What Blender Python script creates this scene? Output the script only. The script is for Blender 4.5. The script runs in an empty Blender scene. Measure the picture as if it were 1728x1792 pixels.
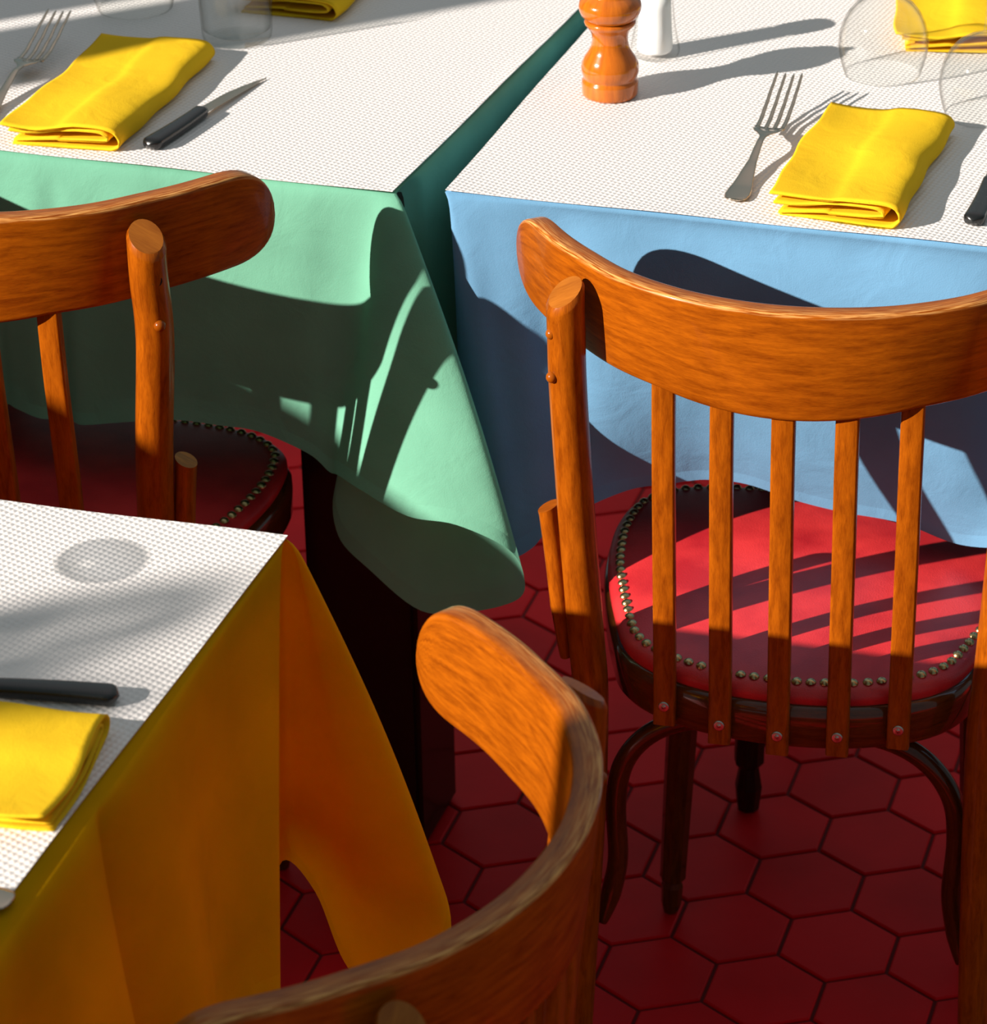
import bpy, bmesh, math, random
from mathutils import Vector, Matrix
random.seed(7)
R = math.radians
C = bpy.context.scene.collection
scn = bpy.context.scene

# ------------------------------------------------------------------ camera
PITCH, ROLL = 0.49766544, -0.018115341
CAM = Vector((0, 0, 2.0))
fwd = Vector((0, math.cos(PITCH), -math.sin(PITCH)))
rt0 = Vector((1, 0, 0)); up0 = Vector((0, math.sin(PITCH), math.cos(PITCH)))
cr, sr = math.cos(ROLL), math.sin(ROLL)
right = rt0 * cr + up0 * sr
up = up0 * cr - rt0 * sr
M = Matrix.Identity(4)
for i in range(3):
    M[i][0] = right[i]; M[i][1] = up[i]; M[i][2] = -fwd[i]; M[i][3] = CAM[i]
cd = bpy.data.cameras.new('camera'); cam = bpy.data.objects.new('camera', cd); C.objects.link(cam)
cam.matrix_world = M
cd.sensor_fit = 'HORIZONTAL'; cd.sensor_width = 36.0; cd.lens = 36.0 * 5750 / 1728
cd.clip_start = 0.05
cd.dof.use_dof = True; cd.dof.focus_distance = 2.72; cd.dof.aperture_fstop = 15
scn.camera = cam

# ------------------------------------------------------------------ light
SUN_AZ, SUN_EL = R(25), R(24)
w = bpy.data.worlds.new('world'); scn.world = w; w.use_nodes = True
nt = w.node_tree; bg = nt.nodes['Background']
bg.inputs[1].default_value = 1.0
# daylight of the courtyard: a bright patch of sky high up and beyond the tables, dark elsewhere
_n = nt.nodes
_tc = _n.new('ShaderNodeTexCoord'); _dp = _n.new('ShaderNodeVectorMath'); _dp.operation = 'DOT_PRODUCT'
_dp.inputs[1].default_value = (.16, .46, .87)
nt.links.new(_tc.outputs['Generated'], _dp.inputs[0])
_mx = _n.new('ShaderNodeMath'); _mx.operation = 'MAXIMUM'; _mx.inputs[1].default_value = 0.0; nt.links.new(_dp.outputs['Value'], _mx.inputs[0])
_pw = _n.new('ShaderNodeMath'); _pw.operation = 'POWER'; _pw.inputs[1].default_value = 2.6; nt.links.new(_mx.outputs[0], _pw.inputs[0])
_ma = _n.new('ShaderNodeMath'); _ma.operation = 'MULTIPLY_ADD'; _ma.inputs[1].default_value = .36; _ma.inputs[2].default_value = .195; nt.links.new(_pw.outputs[0], _ma.inputs[0])
bg.inputs[0].default_value = (.86, .95, 1.0, 1)
nt.links.new(_ma.outputs[0], bg.inputs[1])
_mc = _n.new('ShaderNodeMixRGB'); _mc.inputs[1].default_value = (.66, .95, 1.0, 1); _mc.inputs[2].default_value = (1.0, .955, .97, 1)
nt.links.new(_pw.outputs[0], _mc.inputs[0]); nt.links.new(_mc.outputs[0], bg.inputs[0])
sd = bpy.data.lights.new('sun', 'SUN'); sun = bpy.data.objects.new('sun', sd); C.objects.link(sun)
sd.energy = 9.0; sd.angle = R(0.5); sd.color = (1.0, 0.94, 0.86)
sdir = Vector((math.cos(SUN_AZ) * math.cos(SUN_EL), math.sin(SUN_AZ) * math.cos(SUN_EL), -math.sin(SUN_EL)))
sun.rotation_euler = sdir.to_track_quat('-Z', 'Y').to_euler()
sun.location = (-4, -1, 3)
vs = scn.view_settings
vs.view_transform = 'Standard'; vs.look = 'None'; vs.exposure = 0.0; vs.gamma = 1.0
vs.use_curve_mapping = False

# ------------------------------------------------------------------ helpers
def srgb(r, g, b):
    f = lambda c: ((c / 255) / 12.92) if c / 255 <= .04045 else ((c / 255 + .055) / 1.055) ** 2.4
    return (f(r), f(g), f(b), 1)

def nodemat(name):
    m = bpy.data.materials.new(name); m.use_nodes = True
    n = m.node_tree.nodes; l = m.node_tree.links
    return m, n, l, n['Principled BSDF']

def obj(name, bm, m=None, parent=None, smooth=True, mats=None):
    me = bpy.data.meshes.new(name)
    bmesh.ops.recalc_face_normals(bm, faces=bm.faces[:])
    for f in bm.faces: f.smooth = smooth
    bm.to_mesh(me); bm.free()
    for mm in (mats or [m]): me.materials.append(mm)
    o = bpy.data.objects.new(name, me); C.objects.link(o)
    if parent: o.parent = parent
    return o

def tag(o, label=None, cat=None, group=None, kind=None):
    if label: o['label'] = label
    if cat: o['category'] = cat
    if group: o['group'] = group
    if kind: o['kind'] = kind
    return o

def thing(name, label, cat, loc=(0, 0, 0), rz=0, group=None):
    o = bpy.data.objects.new(name, None); C.objects.link(o)
    o.location = loc; o.rotation_euler = (0, 0, rz); o.empty_display_size = .05
    return tag(o, label, cat, group)

def dup(o, parent=None):
    c = o.copy(); C.objects.link(c)
    if parent: c.parent = parent
    for ch in list(o.children): dup(ch, c)
    return c

def autosmooth(o, ang=40):
    me = o.data
    bm = bmesh.new(); bm.from_mesh(me)
    for e in bm.edges:
        if len(e.link_faces) == 2 and e.calc_face_angle(0) > R(ang): e.smooth = False
    bm.to_mesh(me); bm.free()
    return o

def loft(bm, rings, closed_ring=True, closed_path=False, cap=True, wear=None):
    """rings: lists of equal length of Vectors; uv = (along, around) in metres"""
    uv = bm.loops.layers.uv.verify()
    vs_ = [[bm.verts.new(p) for p in r] for r in rings]
    n = len(rings[0]); m = len(rings)
    al = [0.0]
    for i in range(1, m + 1):
        a, b = rings[i - 1], rings[i % m]
        al.append(al[-1] + (sum((Vector(b[k]) - Vector(a[k])).length for k in range(n)) / n))
    ar = [0.0]
    mid = rings[m // 2]
    for k in range(1, n + 1): ar.append(ar[-1] + (Vector(mid[k % n]) - Vector(mid[k - 1])).length)
    for i in range(m if closed_path else m - 1):
        j = (i + 1) % m
        for k in range(n if closed_ring else n - 1):
            q = (k + 1) % n
            f = bm.faces.new((vs_[i][k], vs_[j][k], vs_[j][q], vs_[i][q]))
            for lp, t in zip(f.loops, ((al[i], ar[k]), (al[i + 1], ar[k]), (al[i + 1], ar[k + 1]), (al[i], ar[k + 1]))):
                lp[uv].uv = t
    if cap and closed_ring and not closed_path:
        for r_, d in ((vs_[0], 0), (vs_[-1], 1)):
            f = bm.faces.new(r_)
            c = sum((v.co for v in r_), Vector()) / n
            for lp in f.loops:
                p = lp.vert.co - c
                lp[uv].uv = (al[-1] * d + p.x, p.y)
    return vs_

def catmull(pts, n, closed=False):
    P = [Vector(p) for p in pts]; out = []
    N = len(P)
    for i in range(N if closed else N - 1):
        g = lambda j: P[j % N] if closed else P[min(max(j, 0), N - 1)]
        p0, p1, p2, p3 = g(i - 1), g(i), g(i + 1), g(i + 2)
        for k in range(n):
            t = k / n
            out.append(0.5 * ((2 * p1) + (p2 - p0) * t + (2 * p0 - 5 * p1 + 4 * p2 - p3) * t * t + (3 * p1 - p0 - 3 * p2 + p3) * t ** 3))
    if not closed: out.append(P[-1].copy())
    return out

def frames(path, refup=None):
    fr = []
    prev = None
    for i, p in enumerate(path):
        a = path[max(i - 1, 0)]; b = path[min(i + 1, len(path) - 1)]
        t = (b - a).normalized()
        if prev is None:
            u = refup if refup else (Vector((0, 0, 1)) if abs(t.z) < .9 else Vector((1, 0, 0)))
        else: u = prev
        x = (u - t * u.dot(t)).normalized(); y = t.cross(x)
        fr.append((p, t, x, y)); prev = x
    return fr

def tube(bm, path, radii, n=20, cap=True, squash=1.0, refup=None):
    rings = []
    for i, (p, t, x, y) in enumerate(frames(path, refup)):
        r = radii[i] if hasattr(radii, '__len__') else radii
        rings.append([p + x * math.cos(2 * math.pi * k / n) * r + y * math.sin(2 * math.pi * k / n) * r * squash for k in range(n)])
    return loft(bm, rings, cap=cap)

def lathe(bm, prof, n=48, c=(0, 0, 0)):
    uv = bm.loops.layers.uv.verify()
    rings = []
    for r, z in prof:
        if r < 1e-6: rings.append([bm.verts.new((c[0], c[1], c[2] + z))])
        else: rings.append([bm.verts.new((c[0] + r * math.cos(2 * math.pi * k / n), c[1] + r * math.sin(2 * math.pi * k / n), c[2] + z)) for k in range(n)])
    for i in range(len(prof) - 1):
        a, b = rings[i], rings[i + 1]
        for k in range(n):
            q = (k + 1) % n
            if len(a) == 1 and len(b) == 1: continue
            if len(a) == 1: f = bm.faces.new((a[0], b[k], b[q]))
            elif len(b) == 1: f = bm.faces.new((a[k], b[0], a[q]))
            else: f = bm.faces.new((a[k], b[k], b[q], a[q]))
            for lp in f.loops: lp[uv].uv = (lp.vert.co.z, math.atan2(lp.vert.co.y - c[1], lp.vert.co.x - c[0]) * .03)

def box(bm, x0, y0, z0, x1, y1, z1, bev=0.0, mat=None):
    r = bmesh.ops.create_cube(bm, size=1.0)
    vs_ = r['verts']
    for v in vs_: v.co = Vector((x0 + (v.co.x + .5) * (x1 - x0), y0 + (v.co.y + .5) * (y1 - y0), z0 + (v.co.z + .5) * (z1 - z0)))
    if bev:
        es = list({e for v in vs_ for e in v.link_edges})
        bmesh.ops.bevel(bm, geom=es, offset=bev, segments=2, affect='EDGES')

# ------------------------------------------------------------------ materials
def wood(name, c_light, c_dark, rough=.3, coat=.6, grain=1.0, wear=False):
    m, n, l, b = nodemat(name)
    tc = n.new('ShaderNodeUVMap')
    mp = n.new('ShaderNodeMapping'); mp.inputs['Scale'].default_value = (30 * grain, 200 * grain, 1)
    l.new(tc.outputs['UV'], mp.inputs['Vector'])
    ob = n.new('ShaderNodeObjectInfo')
    no = n.new('ShaderNodeTexNoise'); no.noise_dimensions = '4D'; no.inputs['Scale'].default_value = 1.0; no.inputs['Detail'].default_value = 5; no.inputs['Distortion'].default_value = .6
    mu = n.new('ShaderNodeMath'); mu.operation = 'MULTIPLY'; mu.inputs[1].default_value = 40
    l.new(ob.outputs['Random'], mu.inputs[0]); l.new(mu.outputs[0], no.inputs['W'])
    l.new(mp.outputs[0], no.inputs['Vector'])
    mp2 = n.new('ShaderNodeMapping'); mp2.inputs['Scale'].default_value = (160 * grain, 1300 * grain, 1)
    l.new(tc.outputs['UV'], mp2.inputs['Vector'])
    n2 = n.new('ShaderNodeTexNoise'); n2.inputs['Scale'].default_value = 1.0; n2.inputs['Detail'].default_value = 3
    l.new(mp2.outputs[0], n2.inputs['Vector'])
    ad = n.new('ShaderNodeMath'); ad.operation = 'MULTIPLY_ADD'; ad.inputs[1].default_value = .45
    l.new(n2.outputs[0], ad.inputs[0]); l.new(no.outputs[0], ad.inputs[2])
    cr_ = n.new('ShaderNodeValToRGB')
    cr_.color_ramp.elements[0].position = .40; cr_.color_ramp.elements[0].color = c_dark
    cr_.color_ramp.elements[1].position = .95; cr_.color_ramp.elements[1].color = c_light
    l.new(ad.outputs[0], cr_.inputs[0])
    col = cr_.outputs[0]
    if wear:
        at = n.new('ShaderNodeAttribute'); at.attribute_name = 'wear'
        n3 = n.new('ShaderNodeTexNoise'); n3.inputs['Scale'].default_value = 1; n3.inputs['Detail'].default_value = 4
        mp3 = n.new('ShaderNodeMapping'); mp3.inputs['Scale'].default_value = (40, 700, 1)
        l.new(tc.outputs['UV'], mp3.inputs[0]); l.new(mp3.outputs[0], n3.inputs['Vector'])
        r3 = n.new('ShaderNodeMapRange'); r3.inputs[1].default_value = .42; r3.inputs[2].default_value = .62
        l.new(n3.outputs[0], r3.inputs[0])
        mm = n.new('ShaderNodeMath'); mm.operation = 'MULTIPLY'
        l.new(at.outputs['Fac'], mm.inputs[0]); l.new(r3.outputs[0], mm.inputs[1])
        mx = n.new('ShaderNodeMixRGB'); mx.inputs[2].default_value = srgb(222, 160, 90)
        l.new(mm.outputs[0], mx.inputs[0]); l.new(col, mx.inputs[1]); col = mx.outputs[0]
    l.new(col, b.inputs['Base Color'])
    b.inputs['Roughness'].default_value = rough
    b.inputs['Coat Weight'].default_value = coat; b.inputs['Coat Roughness'].default_value = .07
    b.inputs['Specular IOR Level'].default_value = .12
    bp = n.new('ShaderNodeBump'); bp.inputs['Strength'].default_value = .12; bp.inputs['Distance'].default_value = .0006
    l.new(n2.outputs[0], bp.inputs['Height']); l.new(bp.outputs[0], b.inputs['Normal'])
    return m

W_A = wood('varnished_beech', (.38, .088, .0026, 1), (.14, .023, .0008, 1), wear=True, coat=.2)
W_END = wood('varnished_end_grain', (.36, .11, .012, 1), (.20, .05, .005, 1), grain=.5, coat=.05)
W_D = wood('dark_varnished_wood', (.035, .009, .003, 1), (.010, .003, .001, 1), rough=.4, coat=.2)
W_M = wood('mill_wood', (.56, .14, .008, 1), (.36, .075, .004, 1), rough=.2, coat=.9)

def cloth(name, col, trans=.3, hem=True, rough=.85, var=.12):
    m, n, l, b = nodemat(name)
    out = n['Material Output']
    no = n.new('ShaderNodeTexNoise'); no.inputs['Scale'].default_value = 9; no.inputs['Detail'].default_value = 6
    tc = n.new('ShaderNodeTexCoord'); l.new(tc.outputs['Object'], no.inputs['Vector'])
    hv = n.new('ShaderNodeHueSaturation'); hv.inputs['Color'].default_value = col
    mr = n.new('ShaderNodeMapRange'); mr.inputs[3].default_value = 1 - var; mr.inputs[4].default_value = 1 + var
    mr.inputs[1].default_value = .3; mr.inputs[2].default_value = .7
    l.new(no.outputs[0], mr.inputs[0]); l.new(mr.outputs[0], hv.inputs['Value'])
    l.new(hv.outputs[0], b.inputs['Base Color'])
    b.inputs['Roughness'].default_value = rough
    b.inputs['Specular IOR Level'].default_value = .06
    tr = n.new('ShaderNodeBsdfTranslucent'); l.new(hv.outputs[0], tr.inputs[0])
    mix = n.new('ShaderNodeMixShader'); mix.inputs[0].default_value = trans
    l.new(b.outputs[0], mix.inputs[1]); l.new(tr.outputs[0], mix.inputs[2]); l.new(mix.outputs[0], out.inputs['Surface'])
    wv = n.new('ShaderNodeTexNoise'); wv.inputs['Scale'].default_value = 900; wv.inputs['Detail'].default_value = 2
    l.new(tc.outputs['Object'], wv.inputs['Vector'])
    cr2 = n.new('ShaderNodeTexNoise'); cr2.inputs['Scale'].default_value = 22; cr2.inputs['Detail'].default_value = 4; cr2.inputs['Distortion'].default_value = .8
    l.new(tc.outputs['Object'], cr2.inputs['Vector'])
    b1 = n.new('ShaderNodeBump'); b1.inputs['Strength'].default_value = .5; b1.inputs['Distance'].default_value = .0004
    b2 = n.new('ShaderNodeBump'); b2.inputs['Strength'].default_value = .5; b2.inputs['Distance'].default_value = .0028
    l.new(wv.outputs[0], b1.inputs['Height']); l.new(cr2.outputs[0], b2.inputs['Height'])
    last = b2
    if hem:
        at = n.new('ShaderNodeAttribute'); at.attribute_name = 'hem'
        b3 = n.new('ShaderNodeBump'); b3.inputs['Strength'].default_value = .9; b3.inputs['Distance'].default_value = .0025
        l.new(at.outputs['Fac'], b3.inputs['Height']); l.new(b2.outputs[0], b3.inputs['Normal']); last = b3
    l.new(last.outputs[0], b1.inputs['Normal']); l.new(b1.outputs[0], b.inputs['Normal']); l.new(b1.outputs[0], tr.inputs['Normal'])
    return m

GREEN = cloth('green_cotton', (.20, .50, .34, 1))
BLUE = cloth('blue_cotton', (.165, .36, .56, 1), trans=.2)
YELLOW = cloth('golden_cotton', (.98, .47, .0006, 1), trans=.5)
NAPKIN = cloth('yellow_cotton', (.92, .58, .020, 1), trans=.2, hem=False, var=.06)

m, n, l, b = nodemat('embossed_paper'); PAPER = m
b.inputs['Base Color'].default_value = srgb(226, 219, 216); b.inputs['Roughness'].default_value = .6
tc = n.new('ShaderNodeTexCoord'); mp = n.new('ShaderNodeMapping'); mp.inputs['Rotation'].default_value = (0, 0, R(32)); mp.inputs['Scale'].default_value = (1, .8, 1)
l.new(tc.outputs['Object'], mp.inputs[0])
vo = n.new('ShaderNodeTexVoronoi'); vo.voronoi_dimensions = '2D'; vo.inputs['Scale'].default_value = 215; vo.inputs['Randomness'].default_value = .12
l.new(mp.outputs[0], vo.inputs['Vector'])
bp = n.new('ShaderNodeBump'); bp.inputs['Strength'].default_value = .75; bp.inputs['Distance'].default_value = .0016; bp.invert = True
l.new(vo.outputs['Distance'], bp.inputs['Height']); l.new(bp.outputs[0], b.inputs['Normal'])

m, n, l, b = nodemat('red_leather'); LEATHER = m
tc = n.new('ShaderNodeTexCoord'); no = n.new('ShaderNodeTexNoise'); no.inputs['Scale'].default_value = 14; no.inputs['Detail'].default_value = 6
l.new(tc.outputs['Object'], no.inputs['Vector'])
rp = n.new('ShaderNodeValToRGB'); rp.color_ramp.elements[0].color = (.44, .012, .018, 1); rp.color_ramp.elements[1].color = (.72, .035, .036, 1)
rp.color_ramp.elements[0].position = .35; rp.color_ramp.elements[1].position = .65
l.new(no.outputs[0], rp.inputs[0]); l.new(rp.outputs[0], b.inputs['Base Color'])
b.inputs['Roughness'].default_value = .42
vo = n.new('ShaderNodeTexVoronoi'); vo.inputs['Scale'].default_value = 700; l.new(tc.outputs['Object'], vo.inputs['Vector'])
bp = n.new('ShaderNodeBump'); bp.inputs['Strength'].default_value = .25; bp.inputs['Distance'].default_value = .0006
l.new(vo.outputs['Distance'], bp.inputs['Height']); l.new(bp.outputs[0], b.inputs['Normal'])

def simple(name, col, rough=.4, metal=0, coat=0):
    m, n, l, b = nodemat(name)
    b.inputs['Base Color'].default_value = col; b.inputs['Roughness'].default_value = rough
    b.inputs['Metallic'].default_value = metal; b.inputs['Coat Weight'].default_value = coat
    no = n.new('ShaderNodeTexNoise'); no.inputs['Scale'].default_value = 60; no.inputs['Detail'].default_value = 3
    tc = n.new('ShaderNodeTexCoord'); l.new(tc.outputs['Object'], no.inputs['Vector'])
    mr = n.new('ShaderNodeMapRange'); mr.inputs[3].default_value = max(rough - .06, .02); mr.inputs[4].default_value = rough + .08
    l.new(no.outputs[0], mr.inputs[0]); l.new(mr.outputs[0], b.inputs['Roughness'])
    return m
BRASS = simple('antique_brass', (.50, .37, .17, 1), .28, 1)
STEEL = simple('polished_steel', (.50, .42, .33, 1), .12, 1)
SCREW = simple('zinc', (.5, .47, .42, 1), .35, 1)
BLACK = simple('black_plastic', (.006, .006, .006, 1), .26, 0, .15)
HOLE = simple('dark_hole', (.006, .004, .003, 1), .9)
SALT = simple('white_salt', (.86, .86, .86, 1), .8)
WALL = simple('wall_plaster', (.20, .15, .11, 1), .9)
GROUT = simple('floor_grout', (.16, .004, .005, 1), .9)

m, n, l, b = nodemat('terracotta_tile'); TILE = m
at = n.new('ShaderNodeAttribute'); at.attribute_name = 'tone'
tc = n.new('ShaderNodeTexCoord'); no = n.new('ShaderNodeTexNoise'); no.inputs['Scale'].default_value = 7; no.inputs['Detail'].default_value = 7
l.new(tc.outputs['Object'], no.inputs['Vector'])
ad = n.new('ShaderNodeMath'); ad.operation = 'MULTIPLY_ADD'; ad.inputs[1].default_value = .35
l.new(at.outputs['Fac'], ad.inputs[0]); l.new(no.outputs[0], ad.inputs[2])
rp = n.new('ShaderNodeValToRGB'); rp.color_ramp.elements[0].color = (.50, .0015, .004, 1); rp.color_ramp.elements[1].color = (.82, .004, .010, 1)
rp.color_ramp.elements[0].position = .3; rp.color_ramp.elements[1].position = 1.0
l.new(ad.outputs[0], rp.inputs[0]); l.new(rp.outputs[0], b.inputs['Base Color'])
b.inputs['Roughness'].default_value = .5; b.inputs['Specular IOR Level'].default_value = .08
bp = n.new('ShaderNodeBump'); bp.inputs['Strength'].default_value = .2; bp.inputs['Distance'].default_value = .001
n2 = n.new('ShaderNodeTexNoise'); n2.inputs['Scale'].default_value = 90; l.new(tc.outputs['Object'], n2.inputs['Vector'])
l.new(n2.outputs[0], bp.inputs['Height']); l.new(bp.outputs[0], b.inputs['Normal'])

def glassmat(name, lo=.06, tint=(.97, .98, .97, 1)):
    m, n, l, b = nodemat(name); n.remove(b)
    out = n['Material Output']
    tr = n.new('ShaderNodeBsdfTransparent'); gl = n.new('ShaderNodeBsdfGlossy'); gl.inputs['Roughness'].default_value = .02
    lw = n.new('ShaderNodeLayerWeight'); lw.inputs['Blend'].default_value = .5
    rp = n.new('ShaderNodeValToRGB')
    rp.color_ramp.elements[0].color = tint; rp.color_ramp.elements[0].position = .6
    rp.color_ramp.elements[1].color = (.70, .69, .67, 1); rp.color_ramp.elements[1].position = .99
    l.new(lw.outputs['Facing'], rp.inputs[0]); l.new(rp.outputs[0], tr.inputs[0])
    fr = n.new('ShaderNodeMath'); fr.operation = 'POWER'; fr.inputs[1].default_value = 5.0; l.new(lw.outputs['Facing'], fr.inputs[0])
    f2 = n.new('ShaderNodeMath'); f2.operation = 'MULTIPLY_ADD'; f2.inputs[1].default_value = .55; f2.inputs[2].default_value = .03; l.new(fr.outputs[0], f2.inputs[0]); fr = f2
    mx = n.new('ShaderNodeMixShader'); l.new(fr.outputs[0], mx.inputs[0])
    l.new(tr.outputs[0], mx.inputs[1]); l.new(gl.outputs[0], mx.inputs[2]); l.new(mx.outputs[0], out.inputs['Surface'])
    return m
GLASS = glassmat('thin_glass', tint=(.985, .988, .982, 1))
GLASS_THICK = glassmat('thick_glass', tint=(.74, .75, .76, 1))

# ------------------------------------------------------------------ setting: floor of hexagonal tiles
ED = 0.0647105165919987; TA = 0.21346332; OX, OY = .18040461 * 2.0, 1.48672669 * 2.0
ca, sa = math.cos(TA), math.sin(TA)
bm = bmesh.new(); tone = bm.faces.layers.float.new('tone') if False else None
cl = bm.loops.layers.float_color.new('tone')
s3 = math.sqrt(3) / 2
def wpt(x, y, z=0): return Vector((ED * (ca * x - sa * y) + OX, ED * (sa * x + ca * y) + OY, z))
rnd = random.Random(3)
for i in range(-40, 41):
    for j in range(-45, 46):
        # hexagon whose top-left vertex is vertex 'c' (0,0): centre offset (0.5,-s3)
        cx = .5 + 1.5 * i; cy = -s3 + 2 * s3 * j + (s3 if i % 2 else 0)
        wc = wpt(cx, cy)
        if not (-2.35 < wc.x < 2.4 and .2 < wc.y < 4.6): continue
        g = .035
        ang = [R(60 * k) for k in range(6)]
        a = [bm.verts.new(wpt(cx + math.cos(t) * (1 - g - .03), cy + math.sin(t) * (1 - g - .03), 0)) for t in ang]
        c2 = [bm.verts.new(wpt(cx + math.cos(t) * (1 - g), cy + math.sin(t) * (1 - g), -.0015)) for t in ang]
        d = [bm.verts.new(wpt(cx + math.cos(t) * (1 - g), cy + math.sin(t) * (1 - g), -.006)) for t in ang]
        fs = [bm.faces.new(a)]
        for k in range(6):
            q = (k + 1) % 6
            fs.append(bm.faces.new((a[k], c2[k], c2[q], a[q]))); fs.append(bm.faces.new((c2[k], d[k], d[q], c2[q])))
        tv = rnd.random()
        for f in fs:
            for lp in f.loops: lp[cl] = (tv, tv, tv, 1)
g = [bm.verts.new(p) for p in ((-2.6, 0, -.003), (2.6, 0, -.003), (2.6, 5, -.003), (-2.6, 5, -.003))]
f = bm.faces.new(g); f.material_index = 1
me = bpy.data.meshes.new('floor'); bmesh.ops.recalc_face_normals(bm, faces=bm.faces[:]); bm.to_mesh(me); bm.free()
me.materials.append(TILE); me.materials.append(GROUT)
o = bpy.data.objects.new('floor', me); C.objects.link(o); o['kind'] = 'structure'

# window wall on the left, the side the sun comes in from
WX = -2.4; SILL = 1.665
bm = bmesh.new()
box(bm, WX - .15, -.6, 0, WX, .30, SILL)
box(bm, WX - .15, 1.02, 0, WX, 5.0, SILL)            # below the sill
box(bm, WX - .15, -.6, 3.0, WX, 5.0, 3.3)           # lintel
box(bm, WX - .15, -.6, SILL, WX, .606, 3.0)          # near pier
box(bm, WX - .15, 2.345, SILL, WX, 5.0, 3.0)         # far pier
o = obj('wall_left', bm, WALL, smooth=False); o['kind'] = 'structure'
bm = bmesh.new()
box(bm, WX - .10, 2.118, SILL, WX - .04, 2.273, 3.0, .004)
box(bm, WX - .16, 1.0, SILL - .02, WX + .03, 2.36, SILL + .015, .004)
o = obj('window_1', bm, W_D, smooth=False); o['kind'] = 'structure'

# ------------------------------------------------------------------ tables
def frame2(c, deg):
    a = R(deg); return Vector(c), Vector((math.cos(a), math.sin(a))), Vector((-math.sin(a), math.cos(a)))
def make_table(label, corner, deg, x0, x1, y0, y1, legs, chunky=False):
    t = thing('cafe_table', label, 'table', (corner[0], corner[1], 0), R(deg), None)
    bm = bmesh.new(); box(bm, x0 + .010, y0 + .016, .798, x1 - .004, y1 - .004, .826, .003)
    obj('tabletop', bm, W_D, t, smooth=False)
    bm = bmesh.new(); box(bm, x0 + .06, y0 + .06, .738, x1 - .06, y1 - .06, .797)
    obj('apron', bm, W_D, t, smooth=False)
    for (lx, ly, tx_, ty_) in legs:
        bm = bmesh.new()
        path = [Vector((tx_, ty_, .78)), Vector(((tx_ + lx) / 2, (ty_ + ly) / 2, .38)), Vector((lx, ly, .075)), Vector((lx, ly, .062)), Vector((lx, ly, .055)), Vector((lx, ly, .03)), Vector((lx, ly, .002))]
        tube(bm, path, [.020, .018, .0165, .0165, .011, .015, .012], 8)
        obj('leg', bm, W_D, t, smooth=False)
    if chunky:
        bm = bmesh.new(); box(bm, -.165, .15, .0, -.045, .27, .737, .006); obj('pedestal', bm, W_D, t, smooth=False)
        bm = bmesh.new(); box(bm, -.64, .15, .0, -.52, .27, .737, .006); obj('pedestal', bm, W_D, t, smooth=False)
    return t
make_table('cafe table under the green cloth at the back left', (-0.0850, 2.7618), -17.8, -.70, 0, 0, .635,
           [], chunky=True)
make_table('cafe table under the blue cloth, its thin dark leg ending on the red tiles', (-0.0383, 2.7646), -17.5, 0, .887, 0, .635,
           [(.227, .311, .255, .300), (.80, .13, .78, .13), (.227, .56, .25, .56), (.80, .56, .78, .56)])
make_table('cafe table under the golden yellow cloth at the lower left', (-0.1532, 2.1170), -16.5, -.672, 0, -.887, 0,
           [(-.10, -.10, -.10, -.10), (-.58, -.10, -.58, -.10), (-.58, -.80, -.58, -.80), (-.10, -.80, -.10, -.80)])

# ------------------------------------------------------------------ draped tablecloths
def drape(name, label, mat, corner, deg, cols, rows=26, sub=7, ztop=.7475, amp=.0):
    """cols: (T=(x,y), B=(x,y,z), bow) around the whole table; surface runs from table edge T to hem B"""
    T = catmull([(c[0][0], c[0][1], ztop) for c in cols], sub, True)
    B = catmull([c[1] for c in cols], sub, True)
    W_ = catmull([(c[2] if len(c) > 2 else 0, c[3] if len(c) > 3 else 0, 0) for c in cols], sub, True)
    N = len(T)
    bm = bmesh.new(); hl = bm.verts.layers.float.new('hem')
    # gentle seam round over the edge
    grid = []
    for i in range(N):
        t, b_, w_ = T[i], B[i], W_[i]
        t = Vector((t.x, t.y, ztop))
        h = Vector((b_.x - t.x, b_.y - t.y, 0)); L = (b_ - t).length
        col = []
        for k in range(rows + 1):
            s = k / rows
            s = s ** 1.25
            rd = .006
            p = t.lerp(b_, s)
            hd = h.normalized() if h.length > 1e-4 else Vector((0, 0, 0))
            p += hd * (w_.x * math.sin(math.pi * min(1, s * 1.0)) + rd * (1 - math.exp(-s * L / .006)) * (1 - s))
            p.z += w_.y * math.sin(math.pi * s)
            p.z += .004 * math.exp(-s * L / .01) * 0
            v = bm.verts.new((p.x * .934, p.y * .934, .132 + p.z * .934))
            d = (1 - s) * L
            v[hl] = 1.0 if d < .011 else (0.35 if d < .0135 else .9 * 0)
            col.append(v)
        grid.append(col)
    for i in range(N):
        j = (i + 1) % N
        for k in range(rows):
            try: bm.faces.new((grid[i][k], grid[i][k + 1], grid[j][k + 1], grid[j][k]))
            except ValueError: pass
    bm.faces.new([g_[0] for g_ in grid])
    bmesh.ops.remove_doubles(bm, verts=[g_[0] for g_ in grid], dist=.0003)
    o = obj(name, bm, mat)
    o.location = (corner[0], corner[1], 0); o.rotation_euler = (0, 0, R(deg))
    tag(o, label, 'tablecloth')
    return o

wv = lambda x, a, f, p=0: a * math.sin(f * x + p)
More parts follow.
